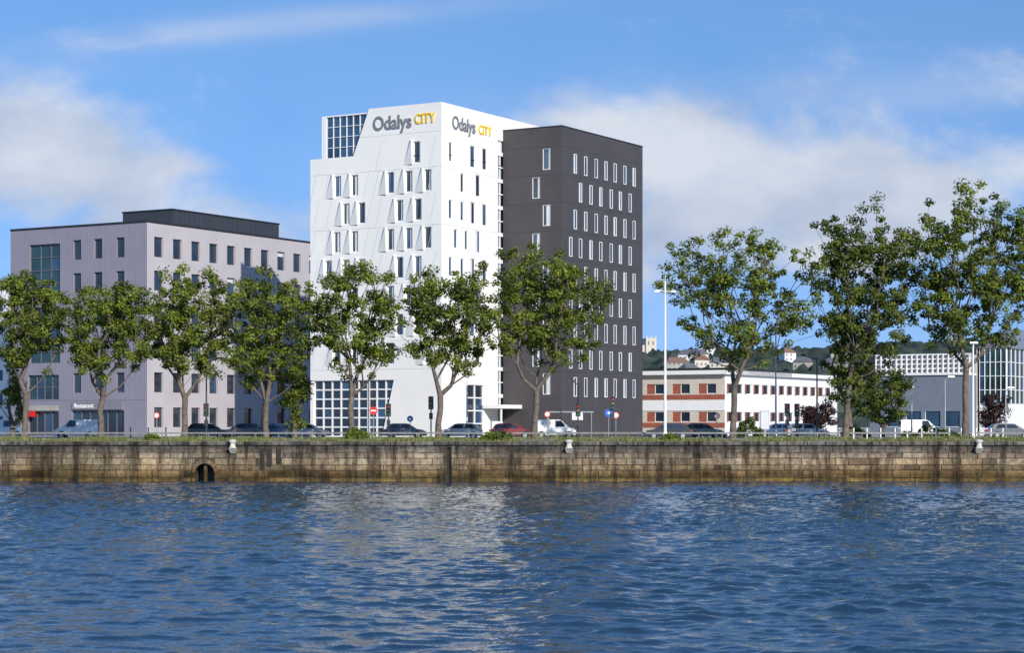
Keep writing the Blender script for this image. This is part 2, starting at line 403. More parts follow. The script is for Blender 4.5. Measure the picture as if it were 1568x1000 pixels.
ys=np.concatenate([[WALLY+.6],np.linspace(164,174,21),[180,200,260,400,800,1600,3500,9000]])
def gz(X,Y):
    up=np.clip((Y-164.2)/2.5,0,1)*np.clip((173-Y)/2.5,0,1)
    return up*(0.20+0.06*np.sin(X*.37)+0.04*np.sin(X*1.3+Y))-.01
grid_mesh('ground',xs,ys,gz,M['ground'])
mb=MB(); mb.poly([(-400,178,.004),(400,178,.004),(400,193,.004),(-400,193,.004)],'asphalt'); mb.obj('road')
mb=MB()
for i in range(-60,60): mb.poly([(i*6,185.4,.009),(i*6+3,185.4,.009),(i*6+3,185.55,.009),(i*6,185.55,.009)],'paint')
for y in (178.3,192.6): mb.poly([(-400,y,.009),(400,y,.009),(400,y+.12,.009),(-400,y+.12,.009)],'paint')
mb.obj('road_markings')
mb=MB(); mb.box(-400,400,177.7,177.995,-.05,.13,'conc'); mb.box(-400,400,193.005,193.3,-.05,.13,'conc'); mb.box(-400,400,193.31,204,-.05,.125,'conc'); mb.obj('pavement_and_kerbs')

# ------------------------------------------------------------ quay wall
m,nt,bs=new_mat('quay_stone')
N_=nt.nodes.new; Lk=nt.links.new
geo=N_("ShaderNodeNewGeometry"); sep=N_("ShaderNodeSeparateXYZ"); Lk(geo.outputs["Position"],sep.inputs[0])
at=N_("ShaderNodeAttribute"); at.attribute_name='Col'
zr=N_("ShaderNodeMapRange"); zr.inputs["From Min"].default_value=WATER; zr.inputs["From Max"].default_value=0.1
n0=N_("ShaderNodeTexNoise"); n0.inputs["Scale"].default_value=.30; n0.inputs["Detail"].default_value=6; Lk(geo.outputs["Position"],n0.inputs["Vector"])
ad=N_("ShaderNodeMath"); ad.operation='MULTIPLY_ADD'; ad.inputs[1].default_value=1.2; Lk(n0.outputs["Fac"],ad.inputs[0])
sb=N_("ShaderNodeMath"); sb.operation='SUBTRACT'; sb.inputs[1].default_value=.6; Lk(sep.outputs["Z"],sb.inputs[0]); Lk(sb.outputs[0],ad.inputs[2])
Lk(ad.outputs[0],zr.inputs["Value"])
cr=N_("ShaderNodeValToRGB"); E=cr.color_ramp.elements
E[0].position=0; E[0].color=(.31,.20,.055,1); E[1].position=1; E[1].color=(.30,.27,.23,1)
for p_,c_ in ((.07,(.17,.12,.045,1)),(.14,(.13,.09,.035,1)),(.26,(.27,.18,.085,1)),(.42,(.42,.315,.195,1)),(.60,(.43,.34,.235,1)),(.71,(.27,.22,.17,1)),(.80,(.14,.12,.105,1)),(.90,(.16,.145,.125,1))):
    e_=E.new(p_); e_.color=c_
Lk(zr.outputs[0],cr.inputs["Fac"])
def mulc(a,b,f=1):
    q=N_("ShaderNodeMix"); q.data_type='RGBA'; q.blend_type='MULTIPLY'; q.inputs["Factor"].default_value=f; Lk(a,q.inputs[6]); Lk(b,q.inputs[7]); return q.outputs[2]
n2=N_("ShaderNodeTexNoise"); n2.inputs["Scale"].default_value=3.5; n2.inputs["Detail"].default_value=9; n2.inputs["Roughness"].default_value=.72; Lk(geo.outputs["Position"],n2.inputs["Vector"])
mp=N_("ShaderNodeMapping"); mp.inputs["Scale"].default_value=(1.3,1,.16); Lk(geo.outputs["Position"],mp.inputs[0])
n3=N_("ShaderNodeTexNoise"); n3.inputs["Scale"].default_value=1.0; n3.inputs["Detail"].default_value=8; n3.inputs["Roughness"].default_value=.68; Lk(mp.outputs[0],n3.inputs["Vector"])
n4=N_("ShaderNodeTexNoise"); n4.inputs["Scale"].default_value=.10; n4.inputs["Detail"].default_value=4; Lk(geo.outputs["Position"],n4.inputs["Vector"])
def ramp(src,p0,c0,p1,c1):
    c=N_("ShaderNodeValToRGB"); c.color_ramp.elements[0].position=p0; c.color_ramp.elements[0].color=c0; c.color_ramp.elements[1].position=p1; c.color_ramp.elements[1].color=c1; Lk(src,c.inputs["Fac"]); return c.outputs[0]
col=mulc(cr.outputs[0],at.outputs["Color"],1)
col=mulc(col,ramp(n2.outputs["Fac"],.34,(.38,.38,.39,1),.58,(1,1,1,1)))
col=mulc(col,ramp(n3.outputs["Fac"],.40,(.26,.25,.24,1),.54,(1,1,1,1)))
col=mulc(col,ramp(n4.outputs["Fac"],.38,(.62,.62,.62,1),.6,(1,1,1,1)))
Lk(col,bs.inputs["Base Color"]); bs.inputs["Roughness"].default_value=.9; bs.inputs["Specular IOR Level"].default_value=.2
bp=N_("ShaderNodeBump"); bp.inputs["Strength"].default_value=.7; bp.inputs["Distance"].default_value=.06; Lk(n2.outputs["Fac"],bp.inputs["Height"]); Lk(bp.outputs["Normal"],bs.inputs["Normal"])
M['quay']=m
M['mortar']=mat('mortar_dark',(.06,.048,.035),.95)
quay=empty('stone_quay_wall'); mb=MB(); colr=[]
wf=Frame((0,WALLY),(1,0),(0,-1))
def WX(x): return (x-CX)/F*WALLY
cul=(WX(299),WX(328),-3.6,-1.75); lad=(WX(684),WX(691),-3.6,-.45)
slots=[(WX(398),WX(404.5),-2.3,-.5),(WX(409),WX(416),-2.0,-.5),(WX(423),WX(430),-1.7,-.5)]
cuts=[cul,lad]+slots
def block(u0,u1,z0,z1,d,c,ch=.025):
    P=wf.P; j=lambda:random.uniform(-.02,.02)
    mb.hexa([P(u0,z0,-.3),P(u1,z0,-.3),P(u1-ch,z0+ch+j(),d),P(u0+ch,z0+ch+j(),d),P(u0,z1,-.3),P(u1,z1,-.3),P(u1-ch,z1-ch+j(),d),P(u0+ch,z1-ch+j(),d)],'quay',skip=(2,))
    colr.extend([c]*5)
z=0.02; rowi=0
heights=[.34,.56,.46,.56,.42,.58,.48,.44]
for h in heights:
    u=-150+random.random()
    while u<150:
        w=random.uniform(.8,2.7) if rowi else random.uniform(1.4,2.4)
        segs=[(u,u+w)]
        for cc in cuts:
            ns=[]
            for a,b in segs:
                if b<=cc[0] or a>=cc[1] or z<=cc[2]+.1 or z-h>=cc[3]: ns.append((a,b)); continue
                if a<cc[0]-.06: ns.append((a,cc[0]))
                if b>cc[1]+.06: ns.append((cc[1],b))
            segs=ns
        for a,b in segs:
            k=random.uniform(.70,1.12); t=random.uniform(-.05,.05)
            if random.random()<.08: k*=.6
            block(a,b-.012,z-h+.012,z,(0.14 if rowi==0 else (-.02 if rowi==1 else random.uniform(-.03,.025))),(k+t,k,k-t,1))
        u+=w
    z-=h; rowi+=1
nstone=len(mb.f)
wf2=Frame((0,WALLY+.07),(1,0),(0,-1))
wf2.wall(mb,-400,400,-4,-.01,[cul,lad],'mortar',depth=2.5)
P=wf.P
mb.poly([P(cul[0],-4,-2.4),P(cul[1],-4,-2.4),P(cul[1],-1.7,-2.4),P(cul[0],-1.7,-2.4)],'black')  # black sheet closing the culvert, stands in for the shade inside
mb.poly([P(lad[0],-4,-.35),P(lad[1],-4,-.35),P(lad[1],-.4,-.35),P(lad[0],-.4,-.35)],'mortar')
cxm=(cul[0]+cul[1])/2; rr=(cul[1]-cul[0])/2; zc=cul[3]-rr
for s in range(10):
    t0=math.pi*s/10;t1=math.pi*(s+1)/10
    pts=[(cxm+rr*math.cos(t0),zc+rr*math.sin(t0)),(cxm+(rr+.32)*math.cos(t0),zc+(rr+.32)*math.sin(t0)),(cxm+(rr+.32)*math.cos(t1),zc+(rr+.32)*math.sin(t1)),(cxm+rr*math.cos(t1),zc+rr*math.sin(t1))]
    mb.hexa([P(p[0],p[1],-.4) for p in pts]+[P(p[0],p[1],.07) for p in pts],'quay')
mb.box(cxm-.1,cxm+.14,WALLY+.3,WALLY+.6,-4,-1.8,'quay')
mb.poly([P(-400,0.015,-.29),P(400,.015,-.29),P(400,.015,-.9),P(-400,.015,-.9)],'conc')
colr+=[(.8,.8,.8,1)]*(len(mb.f)-nstone)
o=mb.obj('masonry',quay)
ca=o.data.attributes.new('Col','FLOAT_COLOR','FACE'); ca.data.foreach_set('color',np.array(colr,dtype=np.float32).ravel())
mb=MB()
for x in (684.5,689.5): mb.cyl((WX(x),WALLY+.12,-3.5),(WX(x),WALLY+.12,-.1),.03,.03,'black',6)
for i in range(11): mb.cyl((WX(684.5),WALLY+.12,-3.3+i*.3),(WX(689.5),WALLY+.12,-3.3+i*.3),.02,.02,'black',6)
mb.obj('quay_ladder')
M['timber']=mat('slot_shade_brown',(.020,.016,.013),.8,.4,3)  # near-black brown, stands in for the shade in the wall's slot grooves
mb=MB()
for a,b,z0,z1 in slots: mb.box(a+.02,b-.02,WALLY-.04,WALLY+.06,z0,z1,'timber')  # dark boards added in place of the open grooves
mb.obj('dark_slot_boards')
M['oldwhite']=mat('weathered_white_stone',(.55,.52,.45),.8,.25,6)
for x in (357,871,1498):
    mb=MB(); xx=WX(x); y=WALLY-.28
    mb.hexa([(xx-.2,WALLY-.1,-.95),(xx+.2,WALLY-.1,-.95),(xx+.2,WALLY+.1,-.95),(xx-.2,WALLY+.1,-.95),(xx-.33,WALLY-.6,-.5),(xx+.33,WALLY-.6,-.5),(xx+.33,WALLY+.1,-.5),(xx-.33,WALLY+.1,-.5)],'oldwhite')
    mb.lathe(xx,y,[(.3,-.5),(.24,-.4),(.2,-.2),(.22,-.08),(.31,-.02),(.3,.1),(.16,.17),(0.02,.19)],'oldwhite')
    mb.obj('mooring_bollard')

# ------------------------------------------------------------ water
m,nt,bs=new_mat('harbour_water')
geo=nt.nodes.new("ShaderNodeNewGeometry")
bs.inputs["Base Color"].default_value=(.015,.042,.078,1); bs.inputs["Roughness"].default_value=.04; bs.inputs["IOR"].default_value=1.34
n1=nt.nodes.new("ShaderNodeTexNoise"); n1.inputs["Scale"].default_value=4.5; n1.inputs["Detail"].default_value=3; nt.links.new(geo.outputs["Position"],n1.inputs["Vector"])
bp=nt.nodes.new("ShaderNodeBump"); bp.inputs["Strength"].default_value=.5; bp.inputs["Distance"].default_value=.045; nt.links.new(n1.outputs["Fac"],bp.inputs["Height"]); nt.links.new(bp.outputs["Normal"],bs.inputs["Normal"])
M['water']=m
ys=[36.0]
while ys[-1]<WALLY+.2: ys.append(ys[-1]+0.07*(1+(ys[-1]-36)/45))
ys=np.concatenate([[-900,-300,-80,0,15,25,32],ys])
xs=np.concatenate([[-3000,-900,-300,-120,-70],np.linspace(-45,45,760),[70,120,300,900,3000]])
rng=np.random.RandomState(3)
comps=[]
for i in range(64):
    lam=0.34*(6.0)**(rng.rand()); th=rng.normal(1.48,.62); k=2*math.pi/lam
    amp=.0046*lam**0.93*rng.uniform(.6,1.3)
    comps.append((k*math.cos(th),k*math.sin(th),amp,rng.rand()*6.28))
def wz(X,Y):
    Z=np.zeros_like(X)
    wx=X+.5*np.sin(Y*.21)+.3*np.sin(X*.13+Y*.4); wy=Y+.6*np.sin(X*.17)+.25*np.sin(X*.9+Y*.3)
    for kx,ky,a,p in comps: Z+=a*np.sin(kx*wx+ky*wy+p)
    g=0.9+.3*np.sin(X*.11+Y*.07)*np.sin(Y*.09-X*.05)
    fade=np.clip((60-np.abs(X))/14,0,1)*np.clip((Y-33)/3,0,1)
    Z=Z*g; Z=Z+0.35*np.abs(Z)
    return WATER+Z*fade
grid_mesh('water',xs,ys,wz,M['water'])

# ------------------------------------------------------------ trees
def leaf_mat(name,c0,c1):
    m,nt,bs=new_mat(name)
    at=nt.nodes.new("ShaderNodeAttribute"); at.attribute_name='Col'
    mx=nt.nodes.new("ShaderNodeMix"); mx.data_type='RGBA'; nt.links.new(at.outputs["Fac"],mx.inputs["Factor"]); mx.inputs[6].default_value=(*c0,1); mx.inputs[7].default_value=(*c1,1)
    nt.links.new(mx.outputs[2],bs.inputs["Base Color"]); bs.inputs["Roughness"].default_value=.6; bs.inputs["Specular IOR Level"].default_value=.2
    tr=nt.nodes.new("ShaderNodeBsdfTranslucent"); nt.links.new(mx.outputs[2],tr.inputs["Color"])
    ms=nt.nodes.new("ShaderNodeMixShader"); ms.inputs[0].default_value=.28
    out=nt.nodes["Material Output"]; nt.links.new(bs.outputs[0],ms.inputs[1]); nt.links.new(tr.outputs[0],ms.inputs[2]); nt.links.new(ms.outputs[0],out.inputs[0])
    return m
M['leaf']=leaf_mat('leaf_green',(.04,.062,.011),(.225,.275,.036))
M['leafd']=leaf_mat('leaf_dark',(.030,.048,.011),(.15,.19,.030))
M['bark']=mat('bark',(.13,.105,.085),.9,.35,3)
def leaves_mesh(name,C,Rd,per,size,m,bright,parent=None):
    n=len(C); N=n*per
    c=np.repeat(C,per,0); r=np.repeat(Rd,per)[:,None]
    off=np.random.normal(0,1,(N,3)); off/= (np.linalg.norm(off,axis=1,keepdims=True)+1e-6)
    nr=off*.9+np.array([0,-.1,.45])+np.random.normal(0,.5,(N,3)); nr/=np.linalg.norm(nr,axis=1,keepdims=True)
    off*=np.random.rand(N,1)**.45
    off[:,2]*=.75
    p=c+off*r
    a=np.cross(nr,np.random.normal(0,1,(N,3))); a/=np.linalg.norm(a,axis=1,keepdims=True)
    b=np.cross(nr,a)
    s=(size*np.random.uniform(.6,1.25,N))[:,None]
    v=np.stack([p-a*s*.62,p+b*s*.42,p+a*s*.62,p-b*s*.42],1).reshape(-1,3)
    q=np.arange(4*N,dtype=np.int32)
    me=bpy.data.meshes.new(name); me.vertices.add(4*N); me.vertices.foreach_set('co',v.astype(np.float32).ravel())
    me.loops.add(4*N); me.loops.foreach_set('vertex_index',q); me.polygons.add(N)
    me.polygons.foreach_set('loop_start',np.arange(0,4*N,4,dtype=np.int32)); me.polygons.foreach_set('loop_total',np.full(N,4,dtype=np.int32))
    me.update(calc_edges=True); me.materials.append(m)
    k=np.clip(np.repeat(bright,per)+np.random.normal(0,.2,N),0,1)
    ca=me.attributes.new('Col','FLOAT_COLOR','FACE'); ca.data.foreach_set('color',np.stack([k,k,k,np.ones(N)],-1).astype(np.float32).ravel())
    o=bpy.data.objects.new(name,me); sc.collection.objects.link(o); o.parent=parent; return o
def make_tree(x0,x1,ytop,ybot,xb,D,seed,n=150,per=80,size=.21,name='plane_tree',m='leaf',forkf=.8,gap=.0,top_heavy=.2,fr=.0205):
    rs=np.random.RandomState(seed)
    wx=lambda x:(x-CX)/F*D
    zt=EYE+(HY-ytop)*D/F; zb=EYE+(HY-ybot)*D/F
    X0,X1=wx(x0),wx(x1); cx,cz=(X0+X1)/2,(zt+zb)/2; rx=(X1-X0)/2; rz=(zt-zb)/2; ry=rx*.85
    base=np.array([wx(xb),D,0.0]); fork=np.array([base[0]+(cx-base[0])*.2,D,max(zb*forkf,1.2)])
    pts=[];tr=0
    while len(pts)<n and tr<30000:
        tr+=1
        d=rs.normal(0,1,3); d/=np.linalg.norm(d); d=np.sign(d)*np.abs(d)**.85; d*=rs.rand()**.36
        lump=1+.25*mnoise.noise(Vector((d[0]*2.1+seed*3.1,d[1]*2.1,d[2]*2.1)))*2
        w=(1+top_heavy*d[2]*.6) if d[2]<0.2 else 1
        p=np.array([cx+d[0]*rx*lump*w,D+d[1]*ry*lump*w,cz+d[2]*rz*min(lump,1.08)])
        if mnoise.noise(Vector(p*.5)+Vector((seed*7.7,0,0)))<-.10+gap: continue
        pts.append(p)
    pts=np.array(pts); pts=pts[np.argsort(np.linalg.norm(pts-fork,axis=1))]
    nodes=[base,base+(fork-base)*.35+rs.normal(0,.06,3)*[1,1,0],base+(fork-base)*.7+rs.normal(0,.08,3)*[1,1,0],fork]; par=[-1,0,1,2]; pl=[0,0,0,0]
    lim=[]
    for p in pts:
        A=np.array(nodes[3:]); dd=np.linalg.norm(A-p,axis=1)+.6*np.array(pl[3:])+ np.where(A[:,2]>p[2]+.2,1.5,0)
        j=int(np.argmin(dd))+3; q=nodes[j]; dist=np.linalg.norm(p-q); prev=j
        k=max(1,int(dist/1.3))
        for s in range(1,k+1):
            t=s/k; e=q+(p-q)*t
            if s<k: e=e+rs.normal(0,.13,3)+np.array([0,0,-.12*dist*t*(1-t)])
            nodes.append(e); par.append(prev); pl.append(pl[prev]+dist/k); prev=len(nodes)-1
        lim.append(prev)
    cnt=np.zeros(len(nodes)); cnt[lim]+=1
    for i in range(len(nodes)-1,0,-1): cnt[par[i]]+=cnt[i]
    rad=np.maximum(.018,fr*np.sqrt(cnt)*(150/n)**.5)
    t=empty(name); mb=MB()
    for i in range(1,len(nodes)):
        r0=min(rad[par[i]],rad[i]*1.35) if par[i]>2 else rad[par[i]]
        if i==1: r0*=1.35
        mb.cyl(nodes[par[i]],nodes[i],r0,rad[i],'bark',8 if i<4 else 5,cap=False)
    mb.obj('trunk_and_limbs',t,smooth=True)
    Rd=rs.uniform(.38,.88,len(pts)); br=np.clip(rs.normal(.5,.28,len(pts)),0,1)
    leaves_mesh('foliage',pts,Rd,per,size,M[m],br,t)
    return t
T=[(-14,108,414,572,38,176),(92,244,430,578,155,176),(220,360,414,580,282,177),(326,488,416,590,408,177),
   (464,618,400,575,538,176),(594,772,392,572,672,175),(746,924,376,562,818,175)]
for i,t in enumerate(T): make_tree(*t,seed=i+41,n=[215,260,235,265,225,255,320][i],per=72,gap=[0,-.06,-.02,-.06,.02,.01,-.12][i],forkf=.68)
make_tree(1014,1252,356,562,1122,175,21,n=310,per=72,gap=-.02,forkf=.72)
make_tree(1240,1406,304,560,1295,173,22,n=330,per=75,m='leafd',gap=-.1,top_heavy=0)
make_tree(1258,1350,470,640,1300,174,28,n=95,per=80,m='leafd',gap=-.15)
make_tree(1380,1592,288,535,1478,172,23,n=390,per=75,gap=-.1)
make_tree(1528,1720,296,510,1612,172,24,n=190,per=70)
make_tree(-170,-15,425,560,-90,176,25,n=120,per=60)
make_tree(430,476,560,655,452,182,26,n=60,per=70,size=.2,name='young_tree')
make_tree(-5,42,575,645,20,190,29,n=40,per=70,size=.2,name='young_tree')
make_tree(1312,1392,560,655,1352,200,27,n=80,per=90,size=.22,name='young_tree',gap=-.2,forkf=.3)
M['leafp']=leaf_mat('leaf_purple',(.025,.014,.015),(.07,.035,.035))
make_tree(1228,1278,614,658,1250,225,31,n=45,per=80,size=.22,name='purple_plum_tree',m='leafp',gap=-.3,forkf=.4)
make_tree(1500,1545,602,658,1525,215,32,n=40,per=80,size=.22,name='purple_plum_tree',m='leafp',gap=-.3,forkf=.4)
def shrub(x0,x1,h,D,seed,m='leaf',name='shrub',n=26):
    rs=np.random.RandomState(seed); a,b=(x0-CX)/F*D,(x1-CX)/F*D
    pts=np.stack([rs.uniform(a,b,n),D+rs.uniform(-.6,.6,n),rs.uniform(.3,1,n)*h],-1)
    cxm=(a+b)/2; pts[:,2]*=1-.6*np.abs((pts[:,0]-cxm)/((b-a)/2))**2
    leaves_mesh(name,pts,rs.uniform(.25,.45,n),70,.15,M[m],np.clip(rs.normal(.45,.2,n),0,1))
shrub(530,562,1.1,167,1);shrub(738,788,.75,166,2);shrub(1018,1036,.6,166,3);shrub(225,240,.5,166,4);shrub(1130,1165,1.9,176,5,'leafd',n=40)
shrub(1380,1470,1.1,195,6,n=50,m='leafd',name='hedge');shrub(1040,1110,.8,200,8,n=40,m='leafd',name='hedge');shrub(1290,1330,1.2,195,9,n=30,name='hedge')
# grass on the verge
N=17000
bx=np.random.uniform(-62,62,N); by=163.6+np.random.rand(N)**1.6*6
pat=np.array([mnoise.noise(Vector((x*.25,y*.4,3))) for x,y in zip(bx,by)])
keep=pat>-.2; bx=bx[keep];by=by[keep];pat=pat[keep];N=len(bx)
bz=gz(bx,by); h=np.random.uniform(.08,.28,N)*(1+pat); an=np.random.rand(N)*3.14
dx=np.cos(an)*.05;dy=np.sin(an)*.05; lx=np.random.normal(0,.07,N)
v=np.stack([np.stack([bx-dx,by-dy,bz],-1),np.stack([bx+dx,by+dy,bz],-1),np.stack([bx+lx,by,bz+h],-1)],1).reshape(-1,3)
me=bpy.data.meshes.new('grass'); me.vertices.add(3*N); me.vertices.foreach_set('co',v.astype(np.float32).ravel()); me.loops.add(3*N); me.loops.foreach_set('vertex_index',np.arange(3*N,dtype=np.int32)); me.polygons.add(N)
me.polygons.foreach_set('loop_start',np.arange(0,3*N,3,dtype=np.int32)); me.polygons.foreach_set('loop_total',np.full(N,3,dtype=np.int32)); me.update(calc_edges=True)
k=np.clip(np.random.normal(.5,.3,N),0,1); ca=me.attributes.new('Col','FLOAT_COLOR','FACE'); ca.data.foreach_set('color',np.stack([k,k,k,k*0+1],-1).astype(np.float32).ravel())
M['grass']=leaf_mat('grass_blades',(.09,.12,.025),(.30,.31,.10)); me.materials.append(M['grass'])
sc.collection.objects.link(bpy.data.objects.new('grass',me))

# ------------------------------------------------------------ hill and houses
m,nt,bs=new_mat('wooded_hill_hazed')
geo=nt.nodes.new("ShaderNodeNewGeometry"); n1=nt.nodes.new("ShaderNodeTexNoise"); n1.inputs["Scale"].default_value=.06; n1.inputs["Detail"].default_value=8; nt.links.new(geo.outputs["Position"],n1.inputs["Vector"])
cr=nt.nodes.new("ShaderNodeValToRGB"); cr.color_ramp.elements[0].position=.35; cr.color_ramp.elements[0].color=(.03,.045,.045,1); cr.color_ramp.elements[1].position=.68; cr.color_ramp.elements[1].color=(.085,.11,.075,1)  # bluish greens: distance haze put into the hill colour
nt.links.new(n1.outputs["Fac"],cr.inputs["Fac"]); nt.links.new(cr.outputs[0],bs.inputs["Base Color"]); bs.inputs["Roughness"].default_value=1; bs.inputs["Specular IOR Level"].default_value=.1
prof=[(-3000,30),(-600,45),(0,52),(150,56),(230,58),(300,62),(380,65),(470,70),(600,80),(760,84),(1500,90),(4000,60)]
PX=[p[0] for p in prof];PZ=[p[1] for p in prof]
hx=np.concatenate([np.linspace(-3000,0,60),np.linspace(5,800,300),np.linspace(820,4000,60)]); hy=np.concatenate([np.linspace(900,1650,80),[1800,2400,3500]])
def hz0(X,Y):
    t=np.clip((Y-900)/650,0,1); return np.interp(X,PX,PZ)*(t*t*(3-2*t))*.97
def hz(X,Y):
    Z=hz0(X,Y); t=np.clip((Y-930)/60,0,1); nz=np.zeros_like(Z)
    for i in range(X.shape[0]):
        for j in range(X.shape[1]): nz[i,j]=mnoise.noise(Vector((X[i,j]*.05,Y[i,j]*.05,0)))*6+abs(mnoise.noise(Vector((X[i,j]*.14,Y[i,j]*.1,5))))*8
    return Z+nz*t-.5
grid_mesh('hill',hx,hy,hz,m,smooth=False)
rs=random.Random(11)
for i in range(26):
    Y=rs.uniform(1080,1500); x=rs.choice([rs.uniform(1030,1110),rs.uniform(1190,1340),rs.uniform(1000,1600)]); X=(x-CX)/F*Y; z=float(hz0(np.array(X),np.array(Y)))
    w=rs.uniform(6,15);dp=9;h=rs.uniform(4,7); mb=MB(); wm=rs.choice(['beige','beige','frame','conc']); rm=rs.choice(['rooftile','rooftile','rooftile','redroof'])
    mb.box(-w/2,w/2,-dp/2,dp/2,-6,h,wm)
    mb.poly([(-w/2-.5,-dp/2-.5,h+.02),(w/2+.5,-dp/2-.5,h+.02),(w/2-2,0,h+3.5),(-w/2+2,0,h+3.5)],rm);mb.poly([(w/2+.5,dp/2+.5,h+.02),(-w/2-.5,dp/2+.5,h+.02),(-w/2+2,0,h+3.5),(w/2-2,0,h+3.5)],rm)
    mb.poly([(-w/2-.5,-dp/2-.5,h+.02),(-w/2-.5,dp/2+.5,h+.02),(-w/2+2,0,h+3.5)],rm);mb.poly([(w/2+.5,-dp/2-.5,h+.02),(w/2+.5,dp/2+.5,h+.02),(w/2-2,0,h+3.5)],rm)
    for s in range(int(w/3)):
        for zz in (1.2,4.0):
            if zz+1.5<h: mb.box(-w/2+1+s*3,-w/2+2.1+s*3,-dp/2-.05,-dp/2+.05,zz,zz+1.5,'greytrim')
    rotated(mb,X,Y,rs.uniform(-.5,.5),z+1.5); mb.obj('hillside_house')
mb=MB(); X=(994-CX)/F*1500; z=52; mb.box(-4,4,-6,6,0,13,'beige'); mb.box(-8,-4.01,-4,4,0,8,'beige')
for i in range(3): mb.box(-4+i*3.2,-2.5+i*3.2,-6,-5,13,14.3,'beige')
for s in range(2): mb.box(-2.5+s*3.4,-1.5+s*3.4,-6.1,-5.9,8,11,'greytrim')
rotated(mb,X,1500,.2,z); mb.obj('hilltop_tower')

# ------------------------------------------------------------ street furniture
def WP(x,D): return (x-CX)/F*D
def lamp(x,D,h,m='whitepole',arm=1.2,name='street_lamp',side=1,r=.09):
    X=WP(x,D); mb=MB(); mb.lathe(X,D,[(r*2,0),(r*1.6,.4),(r,.6),(r*.6,h-.3)],m,10)
    mb.cyl((X,D,h-.35),(X+side*arm,D,h),r*.5,r*.4,m,6); mb.hexa([(X+side*arm-.35,D-.15,h-.05),(X+side*arm+.35,D-.15,h-.05),(X+side*arm+.35,D+.15,h-.05),(X+side*arm-.35,D+.15,h-.05),(X+side*arm-.3,D-.1,h+.1),(X+side*arm+.3,D-.1,h+.1),(X+side*arm+.3,D+.1,h+.1),(X+side*arm-.3,D+.1,h+.1)],m)
    mb.obj(name)
mb=MB(); D=170; X=WP(1018.5,D)
mb.lathe(X,D,[(.24,0),(.2,.6),(.13,.8),(.075,13.4)],'whitepole',12)
mb.cyl((X-.7,D,12.7),(X+.7,D,12.5),.04,.04,'whitepole',6)
for s in(-1,1): mb.hexa([(X+s*.7-.22,D-.2,12.5),(X+s*.7+.22,D-.2,12.5),(X+s*.7+.22,D+.2,12.5),(X+s*.7-.22,D+.2,12.5),(X+s*.7-.17,D-.1,12.66),(X+s*.7+.17,D-.1,12.66),(X+s*.7+.17,D+.1,12.66),(X+s*.7-.17,D+.1,12.66)],'whitepole')
mb.cyl((X,D,13.4),(X,D,14.0),.03,.02,'whitepole',6); mb.obj('lighting_mast')
lamp(1490,169,8.2,arm=.05,r=.11,name='white_post'); lamp(715,196,6.4,'whitepole',.6); lamp(1188,182,10.3,'steel',.7); lamp(1251,178,7.5,'darkpole',-1.4); lamp(1447,196,6,'steel',.6); lamp(316,178,7.2,'darkpole',1.2); lamp(1396,196,5,'steel',.4); lamp(885,196,5.6,'darkpole',-.6);lamp(1540,200,5,'steel',.5)
M['lens_r']=mat('signal_lens_red',(.35,.02,.02),.3); M['lens_g']=mat('signal_lens_green',(.02,.12,.06),.3); M['lens_y']=mat('signal_lens_amber',(.3,.16,.02),.3)
def tlight(x,D,h=3.4):
    X=WP(x,D); mb=MB(); mb.cyl((X,D,0),(X,D,h),.06,.06,'darkpole',8)
    mb.box(X-.22,X+.22,D-.3,D-.05,h-.9,h+.25,'darkpole')
    for i,c in enumerate(('lens_g','lens_y','lens_r')): mb.cyl((X,D-.36,h-.7+i*.36),(X,D-.29,h-.7+i*.36),.12,.12,c,10)
    for i in range(3): mb.box(X-.15,X+.15,D-.5,D-.301,h-.56+i*.36,h-.54+i*.36,'darkpole')
    mb.box(X-.16,X+.16,D-.2,D-.06,h-1.75,h-1.2,'darkpole'); mb.obj('traffic_light')
for x,D in ((660,177),(316,180),(938,178),(885,180),(595,182),(1205,180),(1220,182),(405,181)): tlight(x,D,3.6 if x in(660,938) else 3.0)
def rsign(x,D,h,kind,r=.36):
    X=WP(x,D); mb=MB(); mb.cyl((X,D,0),(X,D,h+.3),.035,.035,'steel',8)
    c={'noentry':'red','blue':'blue','white':'red'}[kind]
    mb.cyl((X,D-.08,h),(X,D-.05,h),r,r,c,18)
    if kind=='noentry': mb.box(X-.25,X+.25,D-.10,D-.083,h-.06,h+.06,'frame')
    if kind=='white': mb.cyl((X,D-.1,h),(X,D-.083,h),.26*r/.36,.26*r/.36,'frame',18)
    if kind=='blue': mb.cyl((X,D-.1,h),(X,D-.083,h),.12,.12,'frame',8)
    mb.obj('traffic_sign')
rsign(572,178,2.6,'noentry');rsign(932,178,2.4,'blue');rsign(943,179,2.2,'white',.3);rsign(838,181,2.3,'white',.28);rsign(628,184,1.9,'blue',.28);rsign(1098,190,2.2,'white',.28);rsign(240,182,2.2,'white',.28)
mb=MB(); X=WP(866,188); mb.cyl((X-1.6,188,0),(X-1.6,188,2.6),.05,.05,'steel',8); mb.cyl((X+2.4,188,0),(X+2.4,188,2.6),.05,.05,'steel',8); mb.box(X-1.8,X+2.6,187.95,188.05,2.5,2.6,'steel');mb.box(X+.6,X+1.6,187.85,187.89,1.8,2.48,'frame'); mb.obj('height_limit_gantry')
mb=MB(); X=WP(1170,178); mb.box(X-.4,X+.4,177.5,177.9,.9,2.6,'steel'); mb.box(X-.34,X+.34,177.47,177.499,1.0,2.5,'blind'); mb.box(X-.12,X+.12,177.55,177.85,0,.9,'steel'); mb.obj('advertising_panel')
mb=MB()
for i in range(-32,33): mb.cyl((i*2,173.5,0),(i*2,173.5,.72),.05,.05,'rail',6)
mb.box(-64,64,173.42,173.45,.58,.72,'rail'); mb.obj('guard_rail')
